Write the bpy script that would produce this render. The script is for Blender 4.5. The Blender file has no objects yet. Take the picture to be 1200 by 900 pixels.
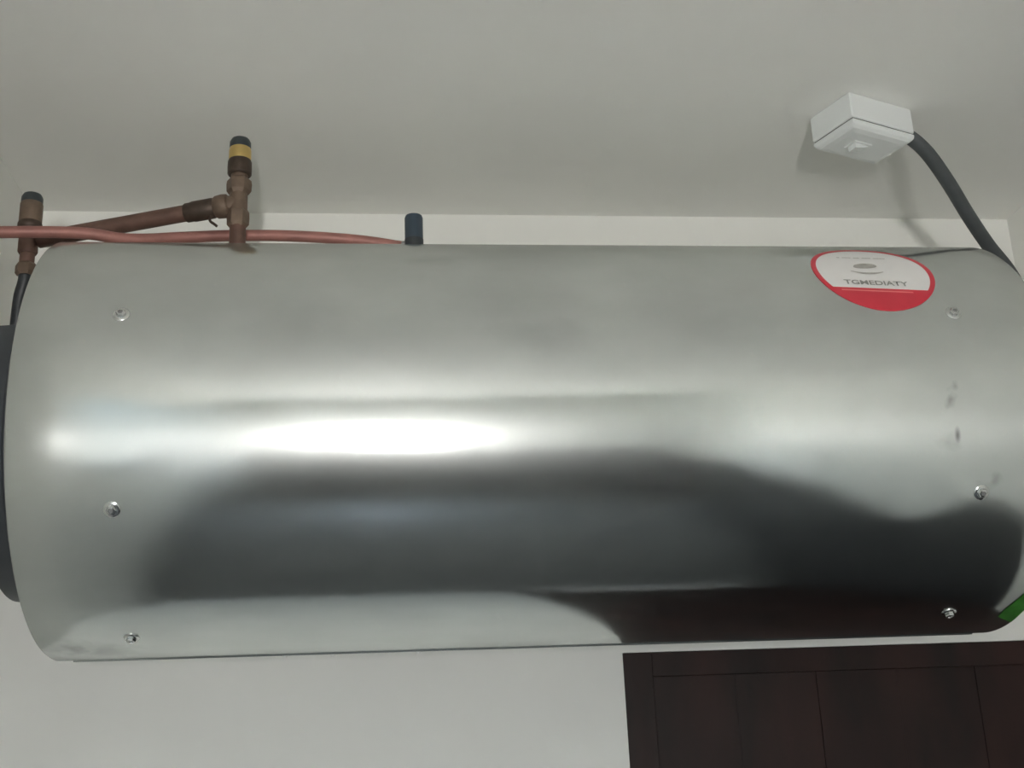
import bpy, bmesh, math, random
from mathutils import Vector, Matrix
random.seed(4)
R_ = math.radians
scene = bpy.context.scene
C = scene.collection

# ------------------------------------------------------------------ camera
cam_d = bpy.data.cameras.new('camera')
cam = bpy.data.objects.new('camera', cam_d)
C.objects.link(cam)
cam_d.sensor_fit = 'HORIZONTAL'
cam_d.sensor_width = 36.0
cam_d.lens = 42.0
cam_d.clip_start = 0.02
right = Vector((0.99404, -0.10157, -0.03959))
up = Vector((0.00664, -0.30602, 0.95200))
fwd = Vector((0.10881, 0.94659, 0.30352))
cam.matrix_world = Matrix(((right.x, up.x, -fwd.x, 0.0),
                           (right.y, up.y, -fwd.y, 0.0),
                           (right.z, up.z, -fwd.z, 1.85),
                           (0, 0, 0, 1)))
scene.camera = cam

# ------------------------------------------------------------------ world: hazy bright sky above pale ground
world = bpy.data.worlds.new('world')
scene.world = world
world.use_nodes = True
wn = world.node_tree
wn.nodes.clear()
w_out = wn.nodes.new('ShaderNodeOutputWorld')
w_bg = wn.nodes.new('ShaderNodeBackground')
w_tc = wn.nodes.new('ShaderNodeTexCoord')
w_sep = wn.nodes.new('ShaderNodeSeparateXYZ')
w_ramp = wn.nodes.new('ShaderNodeValToRGB')
w_map = wn.nodes.new('ShaderNodeMapRange')
w_map.inputs['From Min'].default_value = -1
w_map.inputs['From Max'].default_value = 1
wn.links.new(w_tc.outputs['Generated'], w_sep.inputs[0])
wn.links.new(w_sep.outputs['Z'], w_map.inputs['Value'])
wn.links.new(w_map.outputs[0], w_ramp.inputs[0])
cr = w_ramp.color_ramp
cr.elements[0].position = 0.40
cr.elements[0].color = (1.33, 1.30, 1.25, 1)        # pale sunlit ground
cr.elements[1].position = 0.56
cr.elements[1].color = (0.80, 0.88, 0.92, 1)        # hazy horizon sky
e = cr.elements.new(0.85)
e.color = (0.62, 0.76, 0.92, 1)
wn.links.new(w_ramp.outputs[0], w_bg.inputs['Color'])
w_bg.inputs['Strength'].default_value = 28.0
wn.links.new(w_bg.outputs[0], w_out.inputs['Surface'])

# ------------------------------------------------------------------ exposure
vs = scene.view_settings
vs.view_transform = 'Standard'
vs.look = 'None'
vs.gamma = 1.0
vs.use_curve_mapping = False
vs.exposure = 3.58
scene.cycles.use_denoising = True
scene.cycles.max_bounces = 16
scene.cycles.diffuse_bounces = 10
scene.cycles.glossy_bounces = 8
scene.cycles.sample_clamp_indirect = 0.0
scene.cycles.caustics_reflective = True

# ------------------------------------------------------------------ room dimensions (metres)
XL, XR = -0.5384, 1.0660        # side walls
YB, YF = 1.7633, -1.85          # wall with the tank, wall with the window
H = 2.705                       # ceiling
WX0, WX1, WZ0, WZ1 = -0.07, 0.08, 1.36, 1.82    # window opening
DX0, DX1, DZ = 0.349, 1.062, 2.000              # doorway under the tank
YC, ZC, RT = 1.4783, 2.2427, 0.255              # tank axis and radius
TX0, TX1 = -0.3851, 0.7740                      # tank ends

LY0, LY1, LZ0, LZ1 = -1.70, 0.30, 1.55, 2.52    # unseen window added in the left wall for fill light

# daylight enters here: portals fill the two window openings so the sky is sampled well


def portal(loc, rot, sx, sy):
    pl = bpy.data.lights.new('window_daylight', 'AREA')
    pl.shape = 'RECTANGLE'
    pl.size, pl.size_y = sx, sy
    pl.cycles.is_portal = True
    po = bpy.data.objects.new('window_daylight', pl)
    C.objects.link(po)
    po.location = loc
    po.rotation_euler = rot


portal(((WX0 + WX1) / 2, YF - 0.13, (WZ0 + WZ1) / 2), (R_(90), 0, 0), WX1 - WX0, WZ1 - WZ0)
portal((XL - 0.13, (LY0 + LY1) / 2, (LZ0 + LZ1) / 2), (R_(90), 0, R_(-90)), LY1 - LY0, LZ1 - LZ0)


# ------------------------------------------------------------------ materials
def mat(name, col, rough=0.5, metal=0.0, noise=0.0, nscale=20.0, bump=0.0, bscale=60.0,
        spec=0.5, stretch=(1, 1, 1), rvar=0.0, coat=0.0, col2=None):
    m = bpy.data.materials.new(name)
    m.use_nodes = True
    nt = m.node_tree
    b = nt.nodes['Principled BSDF']
    b.inputs['Roughness'].default_value = rough
    b.inputs['Metallic'].default_value = metal
    b.inputs['Specular IOR Level'].default_value = spec
    b.inputs['Coat Weight'].default_value = coat
    tc = nt.nodes.new('ShaderNodeTexCoord')
    mp = nt.nodes.new('ShaderNodeMapping')
    mp.inputs['Scale'].default_value = stretch
    nt.links.new(tc.outputs['Object'], mp.inputs['Vector'])
    nz = nt.nodes.new('ShaderNodeTexNoise')
    nz.inputs['Scale'].default_value = nscale
    nz.inputs['Detail'].default_value = 5
    nt.links.new(mp.outputs[0], nz.inputs['Vector'])
    mix = nt.nodes.new('ShaderNodeMix')
    mix.data_type = 'RGBA'
    c = Vector(col)
    mix.inputs[6].default_value = (*(c * (1 - noise)), 1)
    mix.inputs[7].default_value = (*(Vector(col2) if col2 else c * (1 + noise)), 1)
    cmap = nt.nodes.new('ShaderNodeMapRange')
    cmap.inputs['From Min'].default_value = 0.3
    cmap.inputs['From Max'].default_value = 0.7
    nt.links.new(nz.outputs['Fac'], cmap.inputs['Value'])
    nt.links.new(cmap.outputs[0], mix.inputs[0])
    nt.links.new(mix.outputs[2], b.inputs['Base Color'])
    if rvar:
        rm = nt.nodes.new('ShaderNodeMapRange')
        rm.inputs['From Min'].default_value = 0.3
        rm.inputs['From Max'].default_value = 0.7
        rm.inputs['To Min'].default_value = rough - rvar
        rm.inputs['To Max'].default_value = rough + rvar
        nt.links.new(nz.outputs['Fac'], rm.inputs['Value'])
        nt.links.new(rm.outputs[0], b.inputs['Roughness'])
    if bump:
        n2 = nt.nodes.new('ShaderNodeTexNoise')
        n2.inputs['Scale'].default_value = bscale
        n2.inputs['Detail'].default_value = 4
        nt.links.new(mp.outputs[0], n2.inputs['Vector'])
        bp = nt.nodes.new('ShaderNodeBump')
        bp.inputs['Strength'].default_value = bump
        bp.inputs['Distance'].default_value = 0.004
        nt.links.new(n2.outputs['Fac'], bp.inputs['Height'])
        nt.links.new(bp.outputs[0], b.inputs['Normal'])
    return m


M = {}
M['wall'] = mat('painted_plaster', (0.86, 0.857, 0.825), 0.55, noise=0.025, nscale=3, bump=0.08, bscale=35, spec=0.3)
M['ceiling'] = mat('ceiling_paint', (0.875, 0.87, 0.84), 0.6, noise=0.03, nscale=2.2, bump=0.08, bscale=20, spec=0.25)
M['floor'] = mat('dark_tiles', (0.21, 0.212, 0.212), 0.4, noise=0.25, nscale=6)
M['grout'] = mat('grout', (0.05, 0.048, 0.045), 0.8)
M['wood'] = mat('dark_stained_wood', (0.0145, 0.0105, 0.0095), 0.55, noise=0.45, nscale=7, bump=0.15, bscale=30,
                stretch=(1.6, 1.6, 0.5), spec=0.3, col2=(0.036, 0.0135, 0.011))
M['window_white'] = mat('white_window_paint', (0.75, 0.75, 0.72), 0.35)
M['copper'] = mat('aged_copper', (0.36, 0.165, 0.140), 0.5, 0.25, noise=0.18, nscale=40, rvar=0.08)
M['copper_dark'] = mat('tarnished_copper', (0.155, 0.088, 0.068), 0.55, 0.3, noise=0.25, nscale=45, rvar=0.08)
M['bronze'] = mat('dull_bronze', (0.185, 0.130, 0.095), 0.5, 0.4, noise=0.22, nscale=60, bump=0.1, bscale=200)
M['bronze_dark'] = mat('dark_bronze', (0.085, 0.060, 0.046), 0.5, 0.5, noise=0.2, nscale=60)
M['brass'] = mat('bright_brass', (0.72, 0.52, 0.20), 0.3, 0.8, noise=0.1, nscale=50)
M['cap_blue'] = mat('dark_blue_plastic', (0.040, 0.062, 0.085), 0.4, noise=0.1, nscale=30)
M['cap_grey'] = mat('worn_black_plastic', (0.040, 0.050, 0.055), 0.4, noise=0.1, nscale=30)
M['rivet'] = mat('rivet_glint', (0.86, 0.86, 0.84), 0.35, 0.3)  # near-white base colour paints the glint on the seam rivets
M['cap_black'] = mat('black_plastic', (0.035, 0.040, 0.045), 0.45, noise=0.1, nscale=30)
M['cover'] = mat('charcoal_plastic', (0.050, 0.056, 0.064), 0.4, noise=0.1, nscale=20)
M['conduit'] = mat('grey_conduit_rubber', (0.078, 0.086, 0.090), 0.6, noise=0.1, nscale=40)
M['box_white'] = mat('white_plastic', (0.80, 0.82, 0.82), 0.35, noise=0.01, nscale=10)
M['seam'] = mat('seam_gap', (0.12, 0.12, 0.12), 0.7)
M['steel'] = mat('zinc_steel', (0.72, 0.73, 0.72), 0.18, 1.0, noise=0.08, nscale=200)
M['bracket'] = mat('bracket_steel', (0.30, 0.30, 0.30), 0.5, 0.8)
M['sticker_white'] = mat('sticker_white', (0.80, 0.78, 0.77), 0.4, noise=0.02, nscale=30)
M['sticker_red'] = mat('sticker_red', (0.62, 0.035, 0.06), 0.35, noise=0.05, nscale=30)
M['sticker_pink'] = mat('sticker_pale_red', (0.80, 0.20, 0.20), 0.35)
M['print'] = mat('print_grey', (0.27, 0.27, 0.25), 0.5)
M['print_light'] = mat('print_light_grey', (0.42, 0.40, 0.37), 0.5, noise=0.15, nscale=120)
M['green'] = mat('green_sticker', (0.045, 0.22, 0.025), 0.4, noise=0.3, nscale=60)


def galvanised():
    m = bpy.data.materials.new('galvanised_sheet')
    m.use_nodes = True
    nt = m.node_tree
    L = nt.links.new
    nt.nodes.remove(nt.nodes['Principled BSDF'])
    b = nt.nodes.new('ShaderNodeBsdfAnisotropic')
    b.distribution = 'BECKMANN'
    b2 = nt.nodes.new('ShaderNodeBsdfAnisotropic')
    b2.distribution = 'GGX'
    b2.inputs['Roughness'].default_value = 0.30
    ms = nt.nodes.new('ShaderNodeMixShader')
    ms.inputs[0].default_value = 0.26
    L(b.outputs[0], ms.inputs[1])
    L(b2.outputs[0], ms.inputs[2])
    L(ms.outputs[0], nt.nodes['Material Output'].inputs['Surface'])
    tc = nt.nodes.new('ShaderNodeTexCoord')

    def noise(scale, stretch, detail=5):
        mp = nt.nodes.new('ShaderNodeMapping')
        mp.inputs['Scale'].default_value = stretch
        L(tc.outputs['Object'], mp.inputs['Vector'])
        n = nt.nodes.new('ShaderNodeTexNoise')
        n.inputs['Scale'].default_value = scale
        n.inputs['Detail'].default_value = detail
        L(mp.outputs[0], n.inputs['Vector'])
        return n.outputs['Fac']

    def rng(v, a, b_, c, d):
        r = nt.nodes.new('ShaderNodeMapRange')
        r.inputs['From Min'].default_value = a
        r.inputs['From Max'].default_value = b_
        r.inputs['To Min'].default_value = c
        r.inputs['To Max'].default_value = d
        L(v, r.inputs['Value'])
        return r.outputs[0]

    cloud = noise(5.0, (1, 1.6, 1.6))
    streak = noise(60.0, (0.12, 1, 1), 3)
    spot = noise(22.0, (1, 1, 1), 6)
    mixc = nt.nodes.new('ShaderNodeMix')
    mixc.data_type = 'RGBA'
    mixc.inputs[6].default_value = (0.70, 0.72, 0.705, 1)
    mixc.inputs[7].default_value = (0.82, 0.84, 0.825, 1)
    L(rng(cloud, 0.35, 0.65, 0, 1), mixc.inputs[0])
    # dirty finger marks and scuffs in the zinc: blotches near the right end and a few smudges
    col = mixc.outputs[2]
    marks = [((0.640, 1.2305, 2.181), (0.0035, 0.02, 0.009), 0.75), ((0.637, 1.2240, 2.2200), (0.010, 0.02, 0.007), 0.40),
             ((0.643, 1.2225, 2.2350), (0.007, 0.02, 0.006), 0.30), ((0.628, 1.230, 2.176), (0.012, 0.02, 0.010), 0.22),
             ((0.682, 1.250, 2.131), (0.013, 0.02, 0.009), 0.35), ((0.175, 1.235, 2.30), (0.06, 0.04, 0.022), 0.13),
             ((0.06, 1.29, 2.42), (0.03, 0.03, 0.016), 0.12), ((-0.35, 1.42, 1.995), (0.02, 0.03, 0.012), 0.35),
             ((-0.31, 1.43, 1.993), (0.03, 0.03, 0.010), 0.25)]
    wn_ = nt.nodes.new('ShaderNodeTexNoise')
    wn_.inputs['Scale'].default_value = 38.0
    L(tc.outputs['Object'], wn_.inputs['Vector'])
    wm = nt.nodes.new('ShaderNodeVectorMath')
    wm.operation = 'MULTIPLY_ADD'
    wm.inputs[1].default_value = (0.05, 0.0, 0.03)
    wm.inputs[2].default_value = (-0.025, 0.0, -0.015)
    L(wn_.outputs['Color'], wm.inputs[0])
    wa = nt.nodes.new('ShaderNodeVectorMath')
    wa.operation = 'ADD'
    L(tc.outputs['Object'], wa.inputs[0])
    L(wm.outputs[0], wa.inputs[1])
    fac = None
    for ctr, rad, st in marks:
        mp = nt.nodes.new('ShaderNodeMapping')
        mp.vector_type = 'TEXTURE'
        mp.inputs['Location'].default_value = ctr
        mp.inputs['Scale'].default_value = rad
        L((tc.outputs['Object'] if rad[0] < 0.005 else wa.outputs[0]), mp.inputs['Vector'])
        ln = nt.nodes.new('ShaderNodeVectorMath')
        ln.operation = 'LENGTH'
        L(mp.outputs[0], ln.inputs[0])
        v = rng(ln.outputs['Value'], 0.2, 1.25, st, 0)
        if fac is None:
            fac = v
        else:
            mx = nt.nodes.new('ShaderNodeMath')
            mx.operation = 'MAXIMUM'
            L(fac, mx.inputs[0])
            L(v, mx.inputs[1])
            fac = mx.outputs[0]
    dm = nt.nodes.new('ShaderNodeMix')
    dm.data_type = 'RGBA'
    dm.inputs[7].default_value = (0.10, 0.10, 0.095, 1)
    L(fac, dm.inputs[0])
    L(col, dm.inputs[6])
    L(dm.outputs[2], b.inputs['Color'])
    L(dm.outputs[2], b2.inputs['Color'])
    L(rng(cloud, 0.3, 0.7, 0.125, 0.165), b.inputs['Roughness'])
    # faint rolled waviness of the sheet
    ad = nt.nodes.new('ShaderNodeMath')
    ad.operation = 'MULTIPLY_ADD'
    ad.inputs[1].default_value = 0.25
    L(streak, ad.inputs[0])
    L(spot, ad.inputs[2])
    bp = nt.nodes.new('ShaderNodeBump')
    bp.inputs['Strength'].default_value = 0.05
    bp.inputs['Distance'].default_value = 0.002
    wave = noise(8.0, (0.7, 1, 1), 2)
    ad2 = nt.nodes.new('ShaderNodeMath')
    ad2.operation = 'MULTIPLY_ADD'
    ad2.inputs[1].default_value = 5.0
    L(wave, ad2.inputs[0])
    L(ad.outputs[0], ad2.inputs[2])
    L(ad2.outputs[0], bp.inputs['Height'])
    L(bp.outputs[0], b.inputs['Normal'])
    L(bp.outputs[0], b2.inputs['Normal'])
    return m


M['zinc'] = galvanised()

gm = bpy.data.materials.new('window_glass')
gm.use_nodes = True
gn = gm.node_tree
gn.nodes.remove(gn.nodes['Principled BSDF'])
g_t = gn.nodes.new('ShaderNodeBsdfTransparent')
g_g = gn.nodes.new('ShaderNodeBsdfGlossy')
g_g.inputs['Roughness'].default_value = 0.02
g_m = gn.nodes.new('ShaderNodeMixShader')
g_m.inputs[0].default_value = 0.06
gn.links.new(g_t.outputs[0], g_m.inputs[1])
gn.links.new(g_g.outputs[0], g_m.inputs[2])
gn.links.new(g_m.outputs[0], gn.nodes['Material Output'].inputs['Surface'])
M['glass'] = gm
fm = gm.copy()                                   # dark tint for the added left window, keeps its reflection dim
fm.name = 'dimming_glass'
fm.node_tree.nodes['Transparent BSDF'].inputs['Color'].default_value = (0.046, 0.048, 0.048, 1)
M['dimming_glass'] = fm
M['panel_black'] = mat('dark_panel', (0.03, 0.03, 0.033), 0.4, noise=0.2, nscale=6)
M['panel_grey'] = mat('grey_reflection_panel', (0.16, 0.165, 0.17), 0.35, noise=0.2, nscale=6)  # both panel colours serve the added panels mirrored in the tank


# ------------------------------------------------------------------ helpers
def obj(name, bm, m, parent=None, smooth=False, bevel=0.0, seg=2, auto=None):
    bmesh.ops.recalc_face_normals(bm, faces=bm.faces[:])
    me = bpy.data.meshes.new(name)
    bm.to_mesh(me)
    bm.free()
    o = bpy.data.objects.new(name, me)
    C.objects.link(o)
    me.materials.append(M[m])
    if smooth:
        me.shade_smooth()
        if auto:
            me.set_sharp_from_angle(angle=R_(auto))
    if bevel:
        b = o.modifiers.new('bevel', 'BEVEL')
        b.width = bevel
        b.segments = seg
        b.limit_method = 'ANGLE'
        b.angle_limit = R_(35)
    if parent:
        o.parent = parent
    return o


def tag(o, label, cat, group=None):
    o['label'] = label
    o['category'] = cat
    if group:
        o['group'] = group
    return o


def struct(o):
    o['kind'] = 'structure'
    return o


def empty(name, loc=(0, 0, 0)):
    o = bpy.data.objects.new(name, None)
    o.empty_display_size = 0.05
    C.objects.link(o)
    o.location = loc
    return o


def put(o, root):
    """parent o (built in world coordinates) under root without moving it"""
    o.parent = root
    o.matrix_parent_inverse = Matrix.Translation(-Vector(root.location))
    return o


def box(bm, a, b, mtx=None):
    vs_ = [bm.verts.new((x, y, z)) for x in (a[0], b[0]) for y in (a[1], b[1]) for z in (a[2], b[2])]
    for f in ((0, 1, 3, 2), (4, 6, 7, 5), (0, 4, 5, 1), (2, 3, 7, 6), (0, 2, 6, 4), (1, 5, 7, 3)):
        bm.faces.new([vs_[i] for i in f])
    if mtx:
        for v in vs_:
            v.co = mtx @ v.co
    return bm


def boxo(name, a, b, m, parent=None, bevel=0.0):
    return obj(name, box(bmesh.new(), a, b), m, parent, bevel=bevel)


def lathe(bm, prof, org, axis=(0, 0, 1), n=32):
    """prof: list of (radius, height) along axis from org; closed caps"""
    ax = Vector(axis).normalized()
    q = Vector((0, 0, 1)).rotation_difference(ax)
    org = Vector(org)
    rings = []
    for r, h in prof:
        rings.append([bm.verts.new(org + q @ Vector((r * math.cos(2 * math.pi * i / n), r * math.sin(2 * math.pi * i / n), h)))
                      for i in range(n)])
    for a, b in zip(rings, rings[1:]):
        for i in range(n):
            j = (i + 1) % n
            bm.faces.new((a[i], a[j], b[j], b[i]))
    bm.faces.new(rings[0][::-1])
    bm.faces.new(rings[-1])
    return bm


def spline(pts, k=8):
    P = [Vector(p) for p in pts]
    P = [P[0] * 2 - P[1]] + P + [P[-1] * 2 - P[-2]]
    out = []
    for i in range(1, len(P) - 2):
        for s in range(k):
            t = s / k
            a, b, c, d = P[i - 1], P[i], P[i + 1], P[i + 2]
            out.append(0.5 * ((2 * b) + (c - a) * t + (2 * a - 5 * b + 4 * c - d) * t * t + (3 * b - 3 * c + d - a) * t ** 3))
    out.append(P[-2])
    return out


def tube(bm, pts, r, n=16):
    rings = []
    prev = None
    for i, p in enumerate(pts):
        t = (pts[min(i + 1, len(pts) - 1)] - pts[max(i - 1, 0)]).normalized()
        if prev is None:
            u = t.orthogonal().normalized()
        else:
            u = (prev - t * prev.dot(t)).normalized()
        prev = u
        w = t.cross(u)
        rr = r[i] if isinstance(r, (list, tuple)) else r
        rings.append([bm.verts.new(p + (u * math.cos(2 * math.pi * k / n) + w * math.sin(2 * math.pi * k / n)) * rr) for k in range(n)])
    for a, b in zip(rings, rings[1:]):
        for k in range(n):
            j = (k + 1) % n
            bm.faces.new((a[k], a[j], b[j], b[k]))
    bm.faces.new(rings[0][::-1])
    bm.faces.new(rings[-1])
    return bm


def on_tank(x, ang, h=0.0):
    """point on the tank jacket: ang in degrees up from the room-facing side, h above the sheet"""
    a = R_(ang)
    return Vector((x, YC - (RT + h) * math.cos(a), ZC + (RT + h) * math.sin(a)))


# ------------------------------------------------------------------ room shell
T = 0.12
floor = struct(boxo('floor', (XL - T, YF - T, -0.10), (XR + T, YB + T, -0.004), 'grout'))
nx, ny = 5, 11
tw, tl = (XR - XL) / nx, (YB - YF) / ny
tile_mesh = None
for i in range(nx):
    for j in range(ny):
        x0, y0 = XL + i * tw, YF + j * tl
        if tile_mesh is None:
            t_ = boxo('floor_tile', (0.002, 0.002, -0.004), (tw - 0.002, tl - 0.002, 0.0), 'floor', floor)
            tile_mesh = t_.data
        else:
            t_ = bpy.data.objects.new('floor_tile', tile_mesh)
            C.objects.link(t_)
            t_.parent = floor
        t_.location = (x0, y0, 0)
struct(boxo('ceiling', (XL - T, YF - T, H), (XR + T, YB + T, H + 0.1), 'ceiling'))
bm = bmesh.new()                                             # left wall with the opening of the added fill window
box(bm, (XL - T, YF - T, 0), (XL, LY0, H))
box(bm, (XL - T, LY1, 0), (XL, YB + T, H))
box(bm, (XL - T, LY0, 0), (XL, LY1, LZ0))
box(bm, (XL - T, LY0, LZ1), (XL, LY1, H))
struct(obj('wall_left', bm, 'wall'))
struct(boxo('wall_right', (XR, YF - T, 0), (XR + T, YB + T, H), 'wall'))
bm = bmesh.new()                                             # wall with the doorway cut out
box(bm, (XL, YB, 0), (DX0, YB + T, H))
box(bm, (DX0, YB, DZ), (DX1, YB + T, H))
box(bm, (DX1, YB, 0), (XR, YB + T, H))
struct(obj('wall_back', bm, 'wall'))
bm = bmesh.new()                                             # wall with the window opening
box(bm, (XL, YF - T, 0), (WX0, YF, H))
box(bm, (WX1, YF - T, 0), (XR, YF, H))
box(bm, (WX0, YF - T, 0), (WX1, YF, WZ0))
box(bm, (WX0, YF - T, WZ1), (WX1, YF, H))
struct(obj('wall_front', bm, 'wall'))

win = struct(empty('window_1', ((WX0 + WX1) / 2, YF - 0.06, WZ0)))
bm = bmesh.new()
fw = 0.035
for a, b in (((WX0, WZ0), (WX0 + fw, WZ1)), ((WX1 - fw, WZ0), (WX1, WZ1)),
             ((WX0 + fw, WZ0), (WX1 - fw, WZ0 + fw)), ((WX0 + fw, WZ1 - fw), (WX1 - fw, WZ1))):
    box(bm, (a[0], YF - 0.08, a[1]), (b[0], YF - 0.04, b[1]))
put(obj('window_frame', bm, 'window_white', bevel=0.004), win)
put(boxo('window_pane', (WX0 + fw, YF - 0.062, WZ0 + fw), (WX1 - fw, YF - 0.058, WZ1 - fw), 'glass'), win)
put(boxo('window_sill', (WX0 - 0.03, YF - 0.04, WZ0 - 0.03), (WX1 + 0.03, YF + 0.04, WZ0), 'window_white', bevel=0.004), win)

win = struct(empty('fill_window', (XL - 0.06, (LY0 + LY1) / 2, LZ0)))  # added opening, shaped for its light on ceiling and tank
bm = bmesh.new()
for a, b in (((LY0, LZ0), (LY0 + fw, LZ1)), ((LY1 - fw, LZ0), (LY1, LZ1)), (((LY0 + LY1) / 2 - 0.02, LZ0 + fw), ((LY0 + LY1) / 2 + 0.02, LZ1 - fw)),
             ((LY0 + fw, LZ0), (LY1 - fw, LZ0 + fw)), ((LY0 + fw, LZ1 - fw), (LY1 - fw, LZ1))):
    box(bm, (XL - 0.08, a[0], a[1]), (XL - 0.04, b[0], b[1]))
put(obj('window_frame', bm, 'window_white', bevel=0.004), win)
ym = (LY0 + LY1) / 2
put(boxo('window_pane', (XL - 0.062, LY0 + fw, LZ0 + fw), (XL - 0.058, ym - 0.02, LZ1 - fw), 'dimming_glass'), win)
put(boxo('window_pane', (XL - 0.062, ym + 0.02, LZ0 + fw), (XL - 0.058, LY1 - fw, LZ1 - fw), 'dimming_glass'), win)
put(boxo('window_sill', (XL - 0.04, LY0 - 0.03, LZ0 - 0.03), (XL + 0.04, LY1 + 0.03, LZ0), 'window_white', bevel=0.004), win)

# unseen dark panels added so the tank mirrors dark areas
struct(boxo('reflection_panel_1', (XL, YF, 0), (XR, YF + 0.010, 1.20), 'panel_grey'))
struct(boxo('reflection_panel_2', (XL, YF + 0.010, 0), (XL + 0.010, YB, 0.60), 'panel_grey'))
struct(boxo('reflection_panel_3', (XR - 0.010, YF + 0.010, 0), (XR, 0.75, 1.15), 'panel_black'))
struct(boxo('reflection_panel_4', (XR - 0.010, 0.75, 0), (XR, YB, 1.58), 'panel_black'))

# dark wooden door in the doorway: frame and upright boards
door = struct(empty('door_1', ((DX0 + DX1) / 2, YB + 0.03, 0)))
jw = 0.045
bm = bmesh.new()
box(bm, (DX0, YB + 0.006, 0), (DX0 + jw, YB + 0.09, DZ))
put(obj('door_jamb', bm, 'wood', bevel=0.001), door)
bm = bmesh.new()
box(bm, (DX1 - jw, YB + 0.006, 0), (DX1, YB + 0.09, DZ))
put(obj('door_jamb', bm, 'wood', bevel=0.001), door)
put(boxo('door_head', (DX0 + jw, YB + 0.008, DZ - 0.035), (DX1 - jw, YB + 0.09, DZ), 'wood', bevel=0.001), door)
nb = 5
bw = (DX1 - DX0 - 2 * jw) / nb
for i in range(nb):
    x0 = DX0 + jw + i * bw
    p = boxo('board', (x0 + 0.0003, YB + 0.014 + 0.001 * (i % 2), 0.008), (x0 + bw - 0.0003, YB + 0.05, DZ - 0.035), 'wood')
    put(p, door)
put(boxo('door_back_ledge', (DX0 + jw, YB + 0.05, 0.008), (DX1 - jw, YB + 0.07, DZ - 0.037), 'wood'), door)

# ------------------------------------------------------------------ the tank
tank = tag(empty('water_heater', ((TX0 + TX1) / 2, YC, ZC)),
           'long horizontal galvanised steel water heater tank mounted high under the ceiling', 'water heater')
bm = bmesh.new()
N = 160
lip = 0.003
prof = [(RT - 0.012, 0.0), (RT - 0.002, 0.0), (RT, lip)]
Lt = TX1 - TX0
ns = 24
for k in range(1, ns):
    prof.append((RT, lip + (Lt - 2 * lip) * k / ns))
prof += [(RT, Lt - lip), (RT - 0.002, Lt), (RT - 0.012, Lt)]
lathe(bm, prof, (TX0, YC, ZC), (1, 0, 0), N)
put(obj('jacket', bm, 'zinc', smooth=True, auto=50), tank)


def end_cover(x0, x1, name):
    """dark plastic cover on the tank end: disc with a flat chord at the top and a stepped rim"""
    zt = 0.107
    bm_ = bmesh.new()
    loops = []
    d = x1 - x0
    for x, r in ((x0, 0.192), (x0 + d * 0.35, 0.192), (x0 + d * 0.42, 0.188), (x0 + d * 0.93, 0.184), (x1, 0.176)):
        a0 = math.asin(min(1, zt / r))
        n = 72
        ring = []
        for i in range(n + 1):
            a = a0 - (math.pi + 2 * a0) * i / n
            ring.append(bm_.verts.new((x, YC + r * math.cos(a), ZC + r * math.sin(a))))
        loops.append(ring)
    for A, B in zip(loops, loops[1:]):
        for i in range(len(A)):
            j = (i + 1) % len(A)
            bm_.faces.new((A[i], A[j], B[j], B[i]))
    bm_.faces.new(loops[0])
    bm_.faces.new(loops[-1][::-1])
    return put(obj(name, bm_, 'cover', smooth=True, auto=35), tank)


end_cover(TX0, TX0 - 0.055, 'end_cover')
end_cover(TX1, TX1 + 0.055, 'end_cover')

# lap seam along the underside with its small rivets
bm = bmesh.new()
rows = []
for x in [TX0 + 0.02 + (Lt - 0.04) * i / 20 for i in range(21)]:
    rows.append([bm.verts.new(on_tank(x, a, h)) for a, h in ((-99, -0.001), (-99, 0.0018), (-96, 0.0018), (-93.5, 0.0016), (-93.2, -0.001))])
for A, B in zip(rows, rows[1:]):
    for i in range(4):
        bm.faces.new((A[i], A[i + 1], B[i + 1], B[i]))
bm.faces.new(rows[0])
bm.faces.new(rows[-1])
put(obj('lap_seam', bm, 'zinc'), tank)
for x in (-0.1182, -0.0609, 0.0429):
    bm = bmesh.new()
    lathe(bm, [(0.0030, 0), (0.0030, 0.0015), (0.0018, 0.003)], on_tank(x, -95.5, 0.0015), on_tank(x, -95.5, 1) - on_tank(x, -95.5, 0), 12)
    put(obj('rivet', bm, 'rivet', smooth=True, auto=40), tank)

# screws with dished washers round both ends
for x, a in ((-0.2779, 19.6), (-0.2788, -29.1), (-0.2793, -70.5), (0.6622, 20.0), (0.6695, -28.6), (0.6765, -69.8)):
    nrm = on_tank(x, a, 1) - on_tank(x, a, 0)
    bm = bmesh.new()
    lathe(bm, [(0.0088, -0.001), (0.0088, 0.0006), (0.0078, 0.0014), (0.0058, 0.0017)], on_tank(x, a), nrm, 24)
    s = put(obj('screw', bm, 'steel', smooth=True, auto=40), tank)
    bm = bmesh.new()
    lathe(bm, [(0.0056, 0.001), (0.0056, 0.0040), (0.0046, 0.0054), (0.0030, 0.0058), (0.0024, 0.0046)], on_tank(x, a), nrm, 6)
    hd = obj('screw_head', bm, 'steel', smooth=True, auto=30)
    hd.parent = s
    bm = bmesh.new()
    lathe(bm, [(0.0022, 0.0044), (0.0022, 0.0049)], on_tank(x, a), nrm, 10)
    sk = obj('screw_recess', bm, 'bracket')
    sk.parent = s

# round red and white sticker, wrapped on the jacket
SX, SA, SR = 0.5885, 37.3, 0.0735
tilt = R_(-3.5)


def st(u, v, h):
    c, s_ = math.cos(tilt), math.sin(tilt)
    uu, vv = c * u - s_ * v, s_ * u + c * v
    return on_tank(SX + uu, SA + math.degrees(vv / RT), h)


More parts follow.
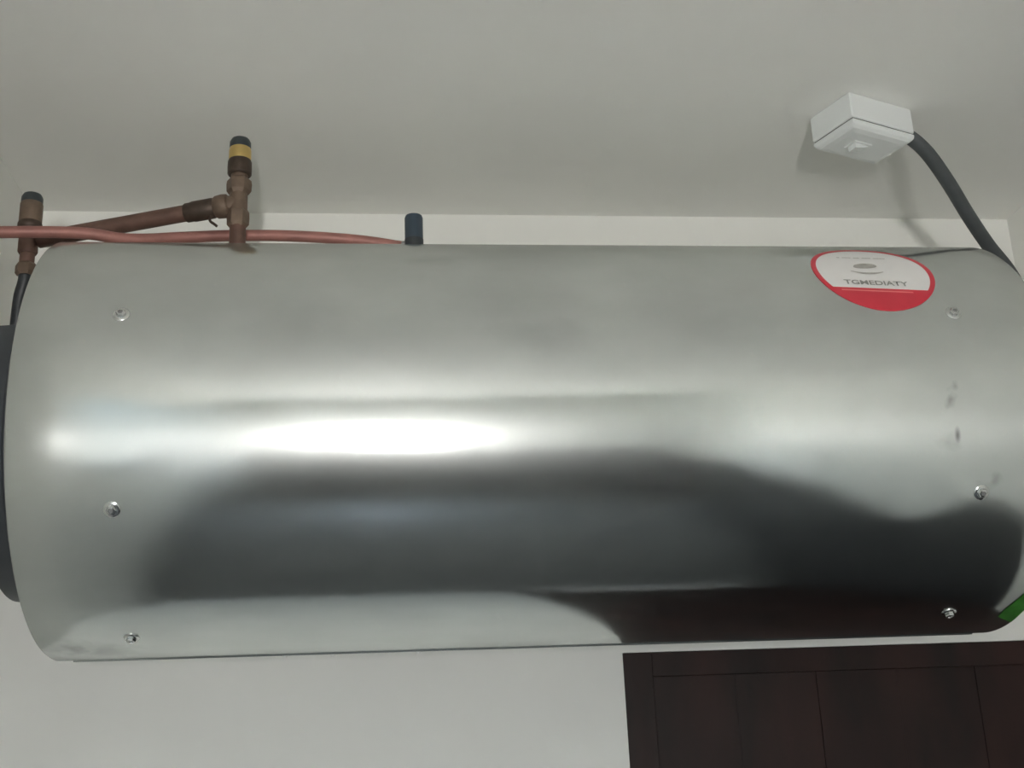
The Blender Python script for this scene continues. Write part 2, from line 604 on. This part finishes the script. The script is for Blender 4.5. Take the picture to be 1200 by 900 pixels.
def disc(r0, r1, h, name, m, parent, n=72, rings=10):
    bm_ = bmesh.new()
    L_ = []
    for k in range(rings + 1):
        r = r0 + (r1 - r0) * k / rings
        L_.append([bm_.verts.new(st(r * math.cos(2 * math.pi * i / n), r * math.sin(2 * math.pi * i / n), h)) for i in range(n)])
    rim = [bm_.verts.new(st(r1 * math.cos(2 * math.pi * i / n), r1 * math.sin(2 * math.pi * i / n), 0)) for i in range(n)]
    L_.append(rim)
    for A, B in zip(L_, L_[1:]):
        for i in range(n):
            j = (i + 1) % n
            bm_.faces.new((A[i], A[j], B[j], B[i]))
    bmesh.ops.remove_doubles(bm_, verts=bm_.verts[:], dist=1e-6)
    o = obj(name, bm_, m, smooth=True, auto=40)
    return put(o, parent) if parent is tank else o


def patch(name, m, cols, h, parent, nv=6):
    """cols: list of (u, vlow, vhigh)"""
    bm_ = bmesh.new()
    G = [[bm_.verts.new(st(u, a + (b - a) * k / nv, h)) for k in range(nv + 1)] for u, a, b in cols]
    for A, B in zip(G, G[1:]):
        for k in range(nv):
            bm_.faces.new((A[k], A[k + 1], B[k + 1], B[k]))
    o = obj(name, bm_, m, smooth=True)
    o.parent = parent
    return o


sticker = disc(0.0, SR - 0.0058, 0.0006, 'label_sticker', 'sticker_white', tank)
rb = disc(SR - 0.0060, SR, 0.0008, 'red_border', 'sticker_red', None, rings=2)
rb.parent = sticker
rr = SR - 0.003
vb = -0.036
uw = math.sqrt(rr * rr - vb * vb)
cols = []
for i in range(41):
    u = -uw + 2 * uw * i / 40
    cols.append((u, -math.sqrt(max(rr * rr - u * u, vb * vb)), vb))
patch('red_band', 'sticker_red', cols, 0.0009, sticker)
patch('pale_line', 'sticker_pink', [(-0.048 + 0.086 * i / 20, vb - 0.0062, vb - 0.0040) for i in range(21)], 0.0011, sticker, 1)


def wrap_text(body, size, u0, v0, name, m, parent, bold=0.0, sx=1.0):
    cu = bpy.data.curves.new(name, 'FONT')
    cu.body = body
    cu.size = size
    cu.align_x = 'CENTER'
    cu.offset = bold
    cu.resolution_u = 3
    to = bpy.data.objects.new(name + '_tmp', cu)
    C.objects.link(to)
    dg = bpy.context.evaluated_depsgraph_get()
    me = bpy.data.meshes.new_from_object(to.evaluated_get(dg))
    bpy.data.objects.remove(to)
    bpy.data.curves.remove(cu)
    for v in me.vertices:
        v.co = st(u0 + v.co.x * sx, v0 + v.co.y, 0.0011)
    me.name = name
    me.materials.clear()
    me.materials.append(M[m])
    o = bpy.data.objects.new(name, me)
    C.objects.link(o)
    o.parent = parent
    return o


wrap_text('TGMEDIATY', 0.0125, -0.003, vb + 0.0065, 'lettering', 'print', sticker, 0.0002, 1.12)
wrap_text('- --- -- --- ----', 0.012, -0.004, 0.035, 'small_lettering', 'print_light', sticker, 0.0004, 0.95)
# grey swirl emblem in the middle of the sticker
em = []
for i in range(25):
    t = -1 + 2 * i / 24
    w = 0.0085 * math.sqrt(max(0, 1 - t * t)) + 0.0003
    em.append((-0.006 + 0.015 * t, 0.012 - w * 0.55 + 0.002 * t, 0.012 + w + 0.002 * t))
emb = patch('emblem', 'print_light', em, 0.0010, sticker)
em = []
for i in range(25):
    t = -1 + 2 * i / 24
    em.append((-0.007 + 0.020 * t, -0.001 - 0.006 * (1 - t * t), 0.0005 - 0.0035 * (1 - t * t)))
patch('emblem_swoosh', 'print_light', em, 0.0010, sticker, 2)

# scrap of green sticker at the lower right end of the jacket
bm = bmesh.new()
G = []
for i in range(9):
    t = i / 8
    x = 0.7445 + (TX1 - 0.0035 - 0.7445) * t
    a0 = -73 - 4.5 * t
    a1 = -69 + 9 * min(1, t * 2.0)
    G.append([bm.verts.new(on_tank(x, a0 + (a1 - a0) * k / 6, 0.0006)) for k in range(7)])
for A, B in zip(G, G[1:]):
    for k in range(6):
        bm.faces.new((A[k], A[k + 1], B[k + 1], B[k]))
g = put(obj('green_sticker', bm, 'green', smooth=True), tank)
g['label'] = 'scrap of bright green sticker'

# wall brackets behind the tank
for x in (-0.12, 0.51):
    bm = bmesh.new()
    box(bm, (x - 0.025, YB - 0.006, ZC - 0.17), (x + 0.025, YB - 0.0004, ZC + 0.17))
    box(bm, (x - 0.02, YC + 0.246, ZC - 0.05), (x + 0.02, YB - 0.006, ZC + 0.05))
    put(obj('wall_bracket', bm, 'bracket'), tank)

# ------------------------------------------------------------------ pipework on the tank


def valve_stack(name, x, y, zs, label):
    """upright vacuum breaker: zs maps names to heights"""
    root = tag(empty(name, (x, y, zs['base'])), label, 'valve')
    def ring(nm, prof_, m, n=28, auto=35):
        bm_ = bmesh.new()
        lathe(bm_, prof_, (x, y, 0), (0, 0, 1), n)
        return put(obj(nm, bm_, m, smooth=True, auto=auto), root)
    t = zs['top']
    ring('cap', [(0.0135, t - 0.016), (0.0140, t - 0.012), (0.0138, t - 0.006), (0.0115, t - 0.0015), (0.0075, t)], 'cap_grey')
    return root, ring


v1, ring = valve_stack('vacuum_breaker', -0.1835, 1.44, {'base': 2.495, 'top': 2.656},
                       'upright bronze valve with bright brass ring and dark cap on top of the tank')
ring('brass_ring', [(0.0140, 2.6235), (0.0146, 2.626), (0.0146, 2.637), (0.0138, 2.641)], 'brass')
ring('collar', [(0.0140, 2.602), (0.0156, 2.604), (0.0158, 2.612), (0.0156, 2.621), (0.0146, 2.6236)], 'bronze_dark')
ring('neck', [(0.0112, 2.596), (0.0108, 2.600), (0.0112, 2.604)], 'bronze')
ring('union_nut', [(0.0125, 2.574), (0.0160, 2.579), (0.0165, 2.588), (0.0158, 2.594), (0.0118, 2.598)], 'bronze', 6, 20)
ring('body', [(0.0120, 2.549), (0.0116, 2.553), (0.0116, 2.575)], 'bronze')
ring('lower_nut', [(0.0110, 2.527), (0.0142, 2.531), (0.0146, 2.540), (0.0142, 2.548), (0.0120, 2.552)], 'bronze', 6, 20)
ring('stub_pipe', [(0.0105, 2.4945), (0.0105, 2.528)], 'copper_dark')
# side outlet of the tee, pointing to the left
b0 = Vector((-0.1835, 1.44, 2.5615))
b1 = Vector((-0.4590, 1.500, 2.5330))
bd = (b1 - b0).normalized()
bm = bmesh.new()
lathe(bm, [(0.0118, 0.002), (0.0122, 0.012), (0.0150, 0.014), (0.0158, 0.020), (0.0150, 0.029), (0.0128, 0.032)], b0, bd, 24)
put(obj('side_outlet', bm, 'bronze', smooth=True, auto=35), v1)
# drain lever hanging below the outlet
bm = bmesh.new()
lv = [b0 + bd * 0.036 + Vector((0, -0.004, -0.010)), b0 + bd * 0.037 + Vector((0, -0.006, -0.020)), b0 + bd * 0.031 + Vector((0, -0.008, -0.027)),
      b0 + bd * 0.027 + Vector((0, -0.008, -0.031))]
tube(bm, spline(lv, 5), 0.0018, 8)
put(obj('drain_lever', bm, 'bronze_dark', smooth=True), v1)

# thick brown pipe between the two valves
pipe = tag(empty('connecting_pipe', tuple((b0 + b1) / 2)),
           'thick tarnished brown copper pipe sloping between the two upright valves', 'pipe')
bm = bmesh.new()
s0, s1 = b0 + bd * 0.030, b0 + bd * 0.272
tube(bm, [s0 + (s1 - s0) * i / 10 for i in range(11)], 0.0110, 20)
put(obj('pipe', bm, 'copper_dark', smooth=True), pipe)
bm = bmesh.new()
lathe(bm, [(0.0122, 0.031), (0.0136, 0.034), (0.0136, 0.060), (0.0128, 0.063), (0.0128, 0.070), (0.0115, 0.072)], b0, bd, 24)
put(obj('compression_sleeve', bm, 'bronze_dark', smooth=True, auto=35), pipe)

v2, ring = valve_stack('vacuum_breaker', -0.4615, 1.50, {'base': 2.44, 'top': 2.602},
                       'dull upright valve with dark cap beside the left end of the tank, leftmost')
ring('body', [(0.0138, 2.556), (0.0146, 2.560), (0.0146, 2.586), (0.0138, 2.588)], 'bronze')
ring('collar', [(0.0140, 2.550), (0.0155, 2.552), (0.0157, 2.557), (0.0146, 2.560)], 'bronze_dark')
ring('tee_body', [(0.0110, 2.515), (0.0126, 2.518), (0.0126, 2.546), (0.0140, 2.551)], 'copper_dark')
ring('riser', [(0.0095, 2.495), (0.0095, 2.517)], 'copper_dark')
ring('lower_nut', [(0.0110, 2.484), (0.0140, 2.488), (0.0140, 2.498), (0.0105, 2.502)], 'bronze', 6, 20)
bm = bmesh.new()
tube(bm, spline([(-0.4615, 1.50, 2.486), (-0.463, 1.502, 2.474), (-0.468, 1.507, 2.455), (-0.473, 1.52, 2.42), (-0.475, 1.53, 2.36), (-0.475, 1.53, 2.25)], 6), 0.0085, 14)
put(obj('down_pipe', bm, 'cap_black', smooth=True), v2)

# pinkish copper pipe from the left wall across the top of the tank
pts = [(XL - 0.02, 1.390, 2.4935), (-0.505, 1.395, 2.4965), (-0.4656, 1.40, 2.4998), (-0.4077, 1.41, 2.505), (-0.3638, 1.42, 2.5078), (-0.3300, 1.432, 2.5070),
       (-0.3000, 1.443, 2.5110), (-0.2552, 1.46, 2.5218), (-0.1862, 1.475, 2.5322), (-0.1082, 1.477, 2.5325), (-0.0291, 1.477, 2.5270), (0.0277, 1.474, 2.5170)]
bm = bmesh.new()
tube(bm, spline(pts, 8), 0.0076, 18)
tag(obj('copper_pipe', bm, 'copper', smooth=True), 'thin reddish copper pipe running from the left wall across the tank top', 'pipe')

# dark blue plastic cap standing where that pipe ends
cap = tag(empty('plastic_cap_fitting', (0.045, 1.470, 2.497)), 'short dark blue plastic cap standing on the tank at the end of the copper pipe', 'pipe cap')
bm = bmesh.new()
lathe(bm, [(0.0120, 2.4965), (0.0126, 2.499), (0.0126, 2.525)], (0.045, 1.470, 0), (0, 0, 1), 28)
put(obj('cap_base', bm, 'cap_black', smooth=True, auto=35), cap)
bm = bmesh.new()
lathe(bm, [(0.0123, 2.525), (0.0123, 2.5565), (0.0112, 2.5595), (0.006, 2.5605)], (0.045, 1.470, 0), (0, 0, 1), 28)
put(obj('cap_sleeve', bm, 'cap_blue', smooth=True, auto=35), cap)
bm = bmesh.new()
lathe(bm, [(0.0050, 0), (0.0050, 0.018)], (0.0160, 1.4735, 2.5195), (1, 0, 0), 16)
put(obj('side_spigot', bm, 'bracket', smooth=True, auto=35), cap)

# ------------------------------------------------------------------ isolator box on the ceiling
bx = empty('isolator_box', (0.6358, 1.371, H))
bx.rotation_euler = (0, 0, R_(22))
tag(bx, 'white plastic isolator switch box screwed to the ceiling', 'switch box')
BW, BD = 0.115, 0.080
boxo('box_base', (0, 0, -0.0385), (BW, BD, 0), 'box_white', bx, bevel=0.0025)
boxo('lid_gap', (0.002, 0.002, -0.0402), (BW - 0.002, BD - 0.002, -0.038), 'seam', bx)
bm = bmesh.new()
rings = []
for dz, ins in ((-0.0400, 0.0), (-0.0470, 0.001), (-0.0510, 0.006), (-0.0525, 0.014)):
    rings.append([bm.verts.new((x, y, dz)) for x, y in ((ins, ins), (BW - ins, ins), (BW - ins, BD - ins), (ins, BD - ins))])
for A, B in zip(rings, rings[1:]):
    for i in range(4):
        j = (i + 1) % 4
        bm.faces.new((A[i], A[j], B[j], B[i]))
bm.faces.new(rings[0])
bm.faces.new(rings[-1][::-1])
obj('lid', bm, 'box_white', bx, bevel=0.002)
bm = bmesh.new()
box(bm, (0.030, 0.030, -0.054), (0.062, 0.052, -0.051))
obj('rocker_surround', bm, 'box_white', bx, bevel=0.001)
bm = bmesh.new()
vv = [bm.verts.new(p) for p in ((0.034, 0.034, -0.0535), (0.034, 0.048, -0.0535), (0.058, 0.034, -0.0535), (0.058, 0.048, -0.0535),
                                (0.034, 0.034, -0.0610), (0.034, 0.048, -0.0610), (0.058, 0.034, -0.0548), (0.058, 0.048, -0.0548))]
for f in ((0, 2, 3, 1), (4, 5, 7, 6), (0, 1, 5, 4), (2, 6, 7, 3), (0, 4, 6, 2), (1, 3, 7, 5)):
    bm.faces.new([vv[i] for i in f])
obj('rocker', bm, 'box_white', bx, bevel=0.0008)

# grey flexible conduit from the box down behind the right end of the tank
cab = tag(empty('conduit', (0.80, 1.47, 2.63)), 'dark grey flexible cable conduit running from the ceiling box behind the tank', 'cable')
cp = [(0.716, 1.424, 2.6765), (0.738, 1.429, 2.6720), (0.7684, 1.44, 2.6530), (0.8092, 1.47, 2.623), (0.855, 1.51, 2.5875), (0.8977, 1.545, 2.5574),
      (0.9404, 1.57, 2.5202), (0.966, 1.58, 2.4583), (0.955, 1.575, 2.39), (0.90, 1.55, 2.32), (0.832, 1.53, 2.28)]
bm = bmesh.new()
tube(bm, spline(cp, 10), 0.0102, 18)
put(obj('conduit_tube', bm, 'conduit', smooth=True), cab)
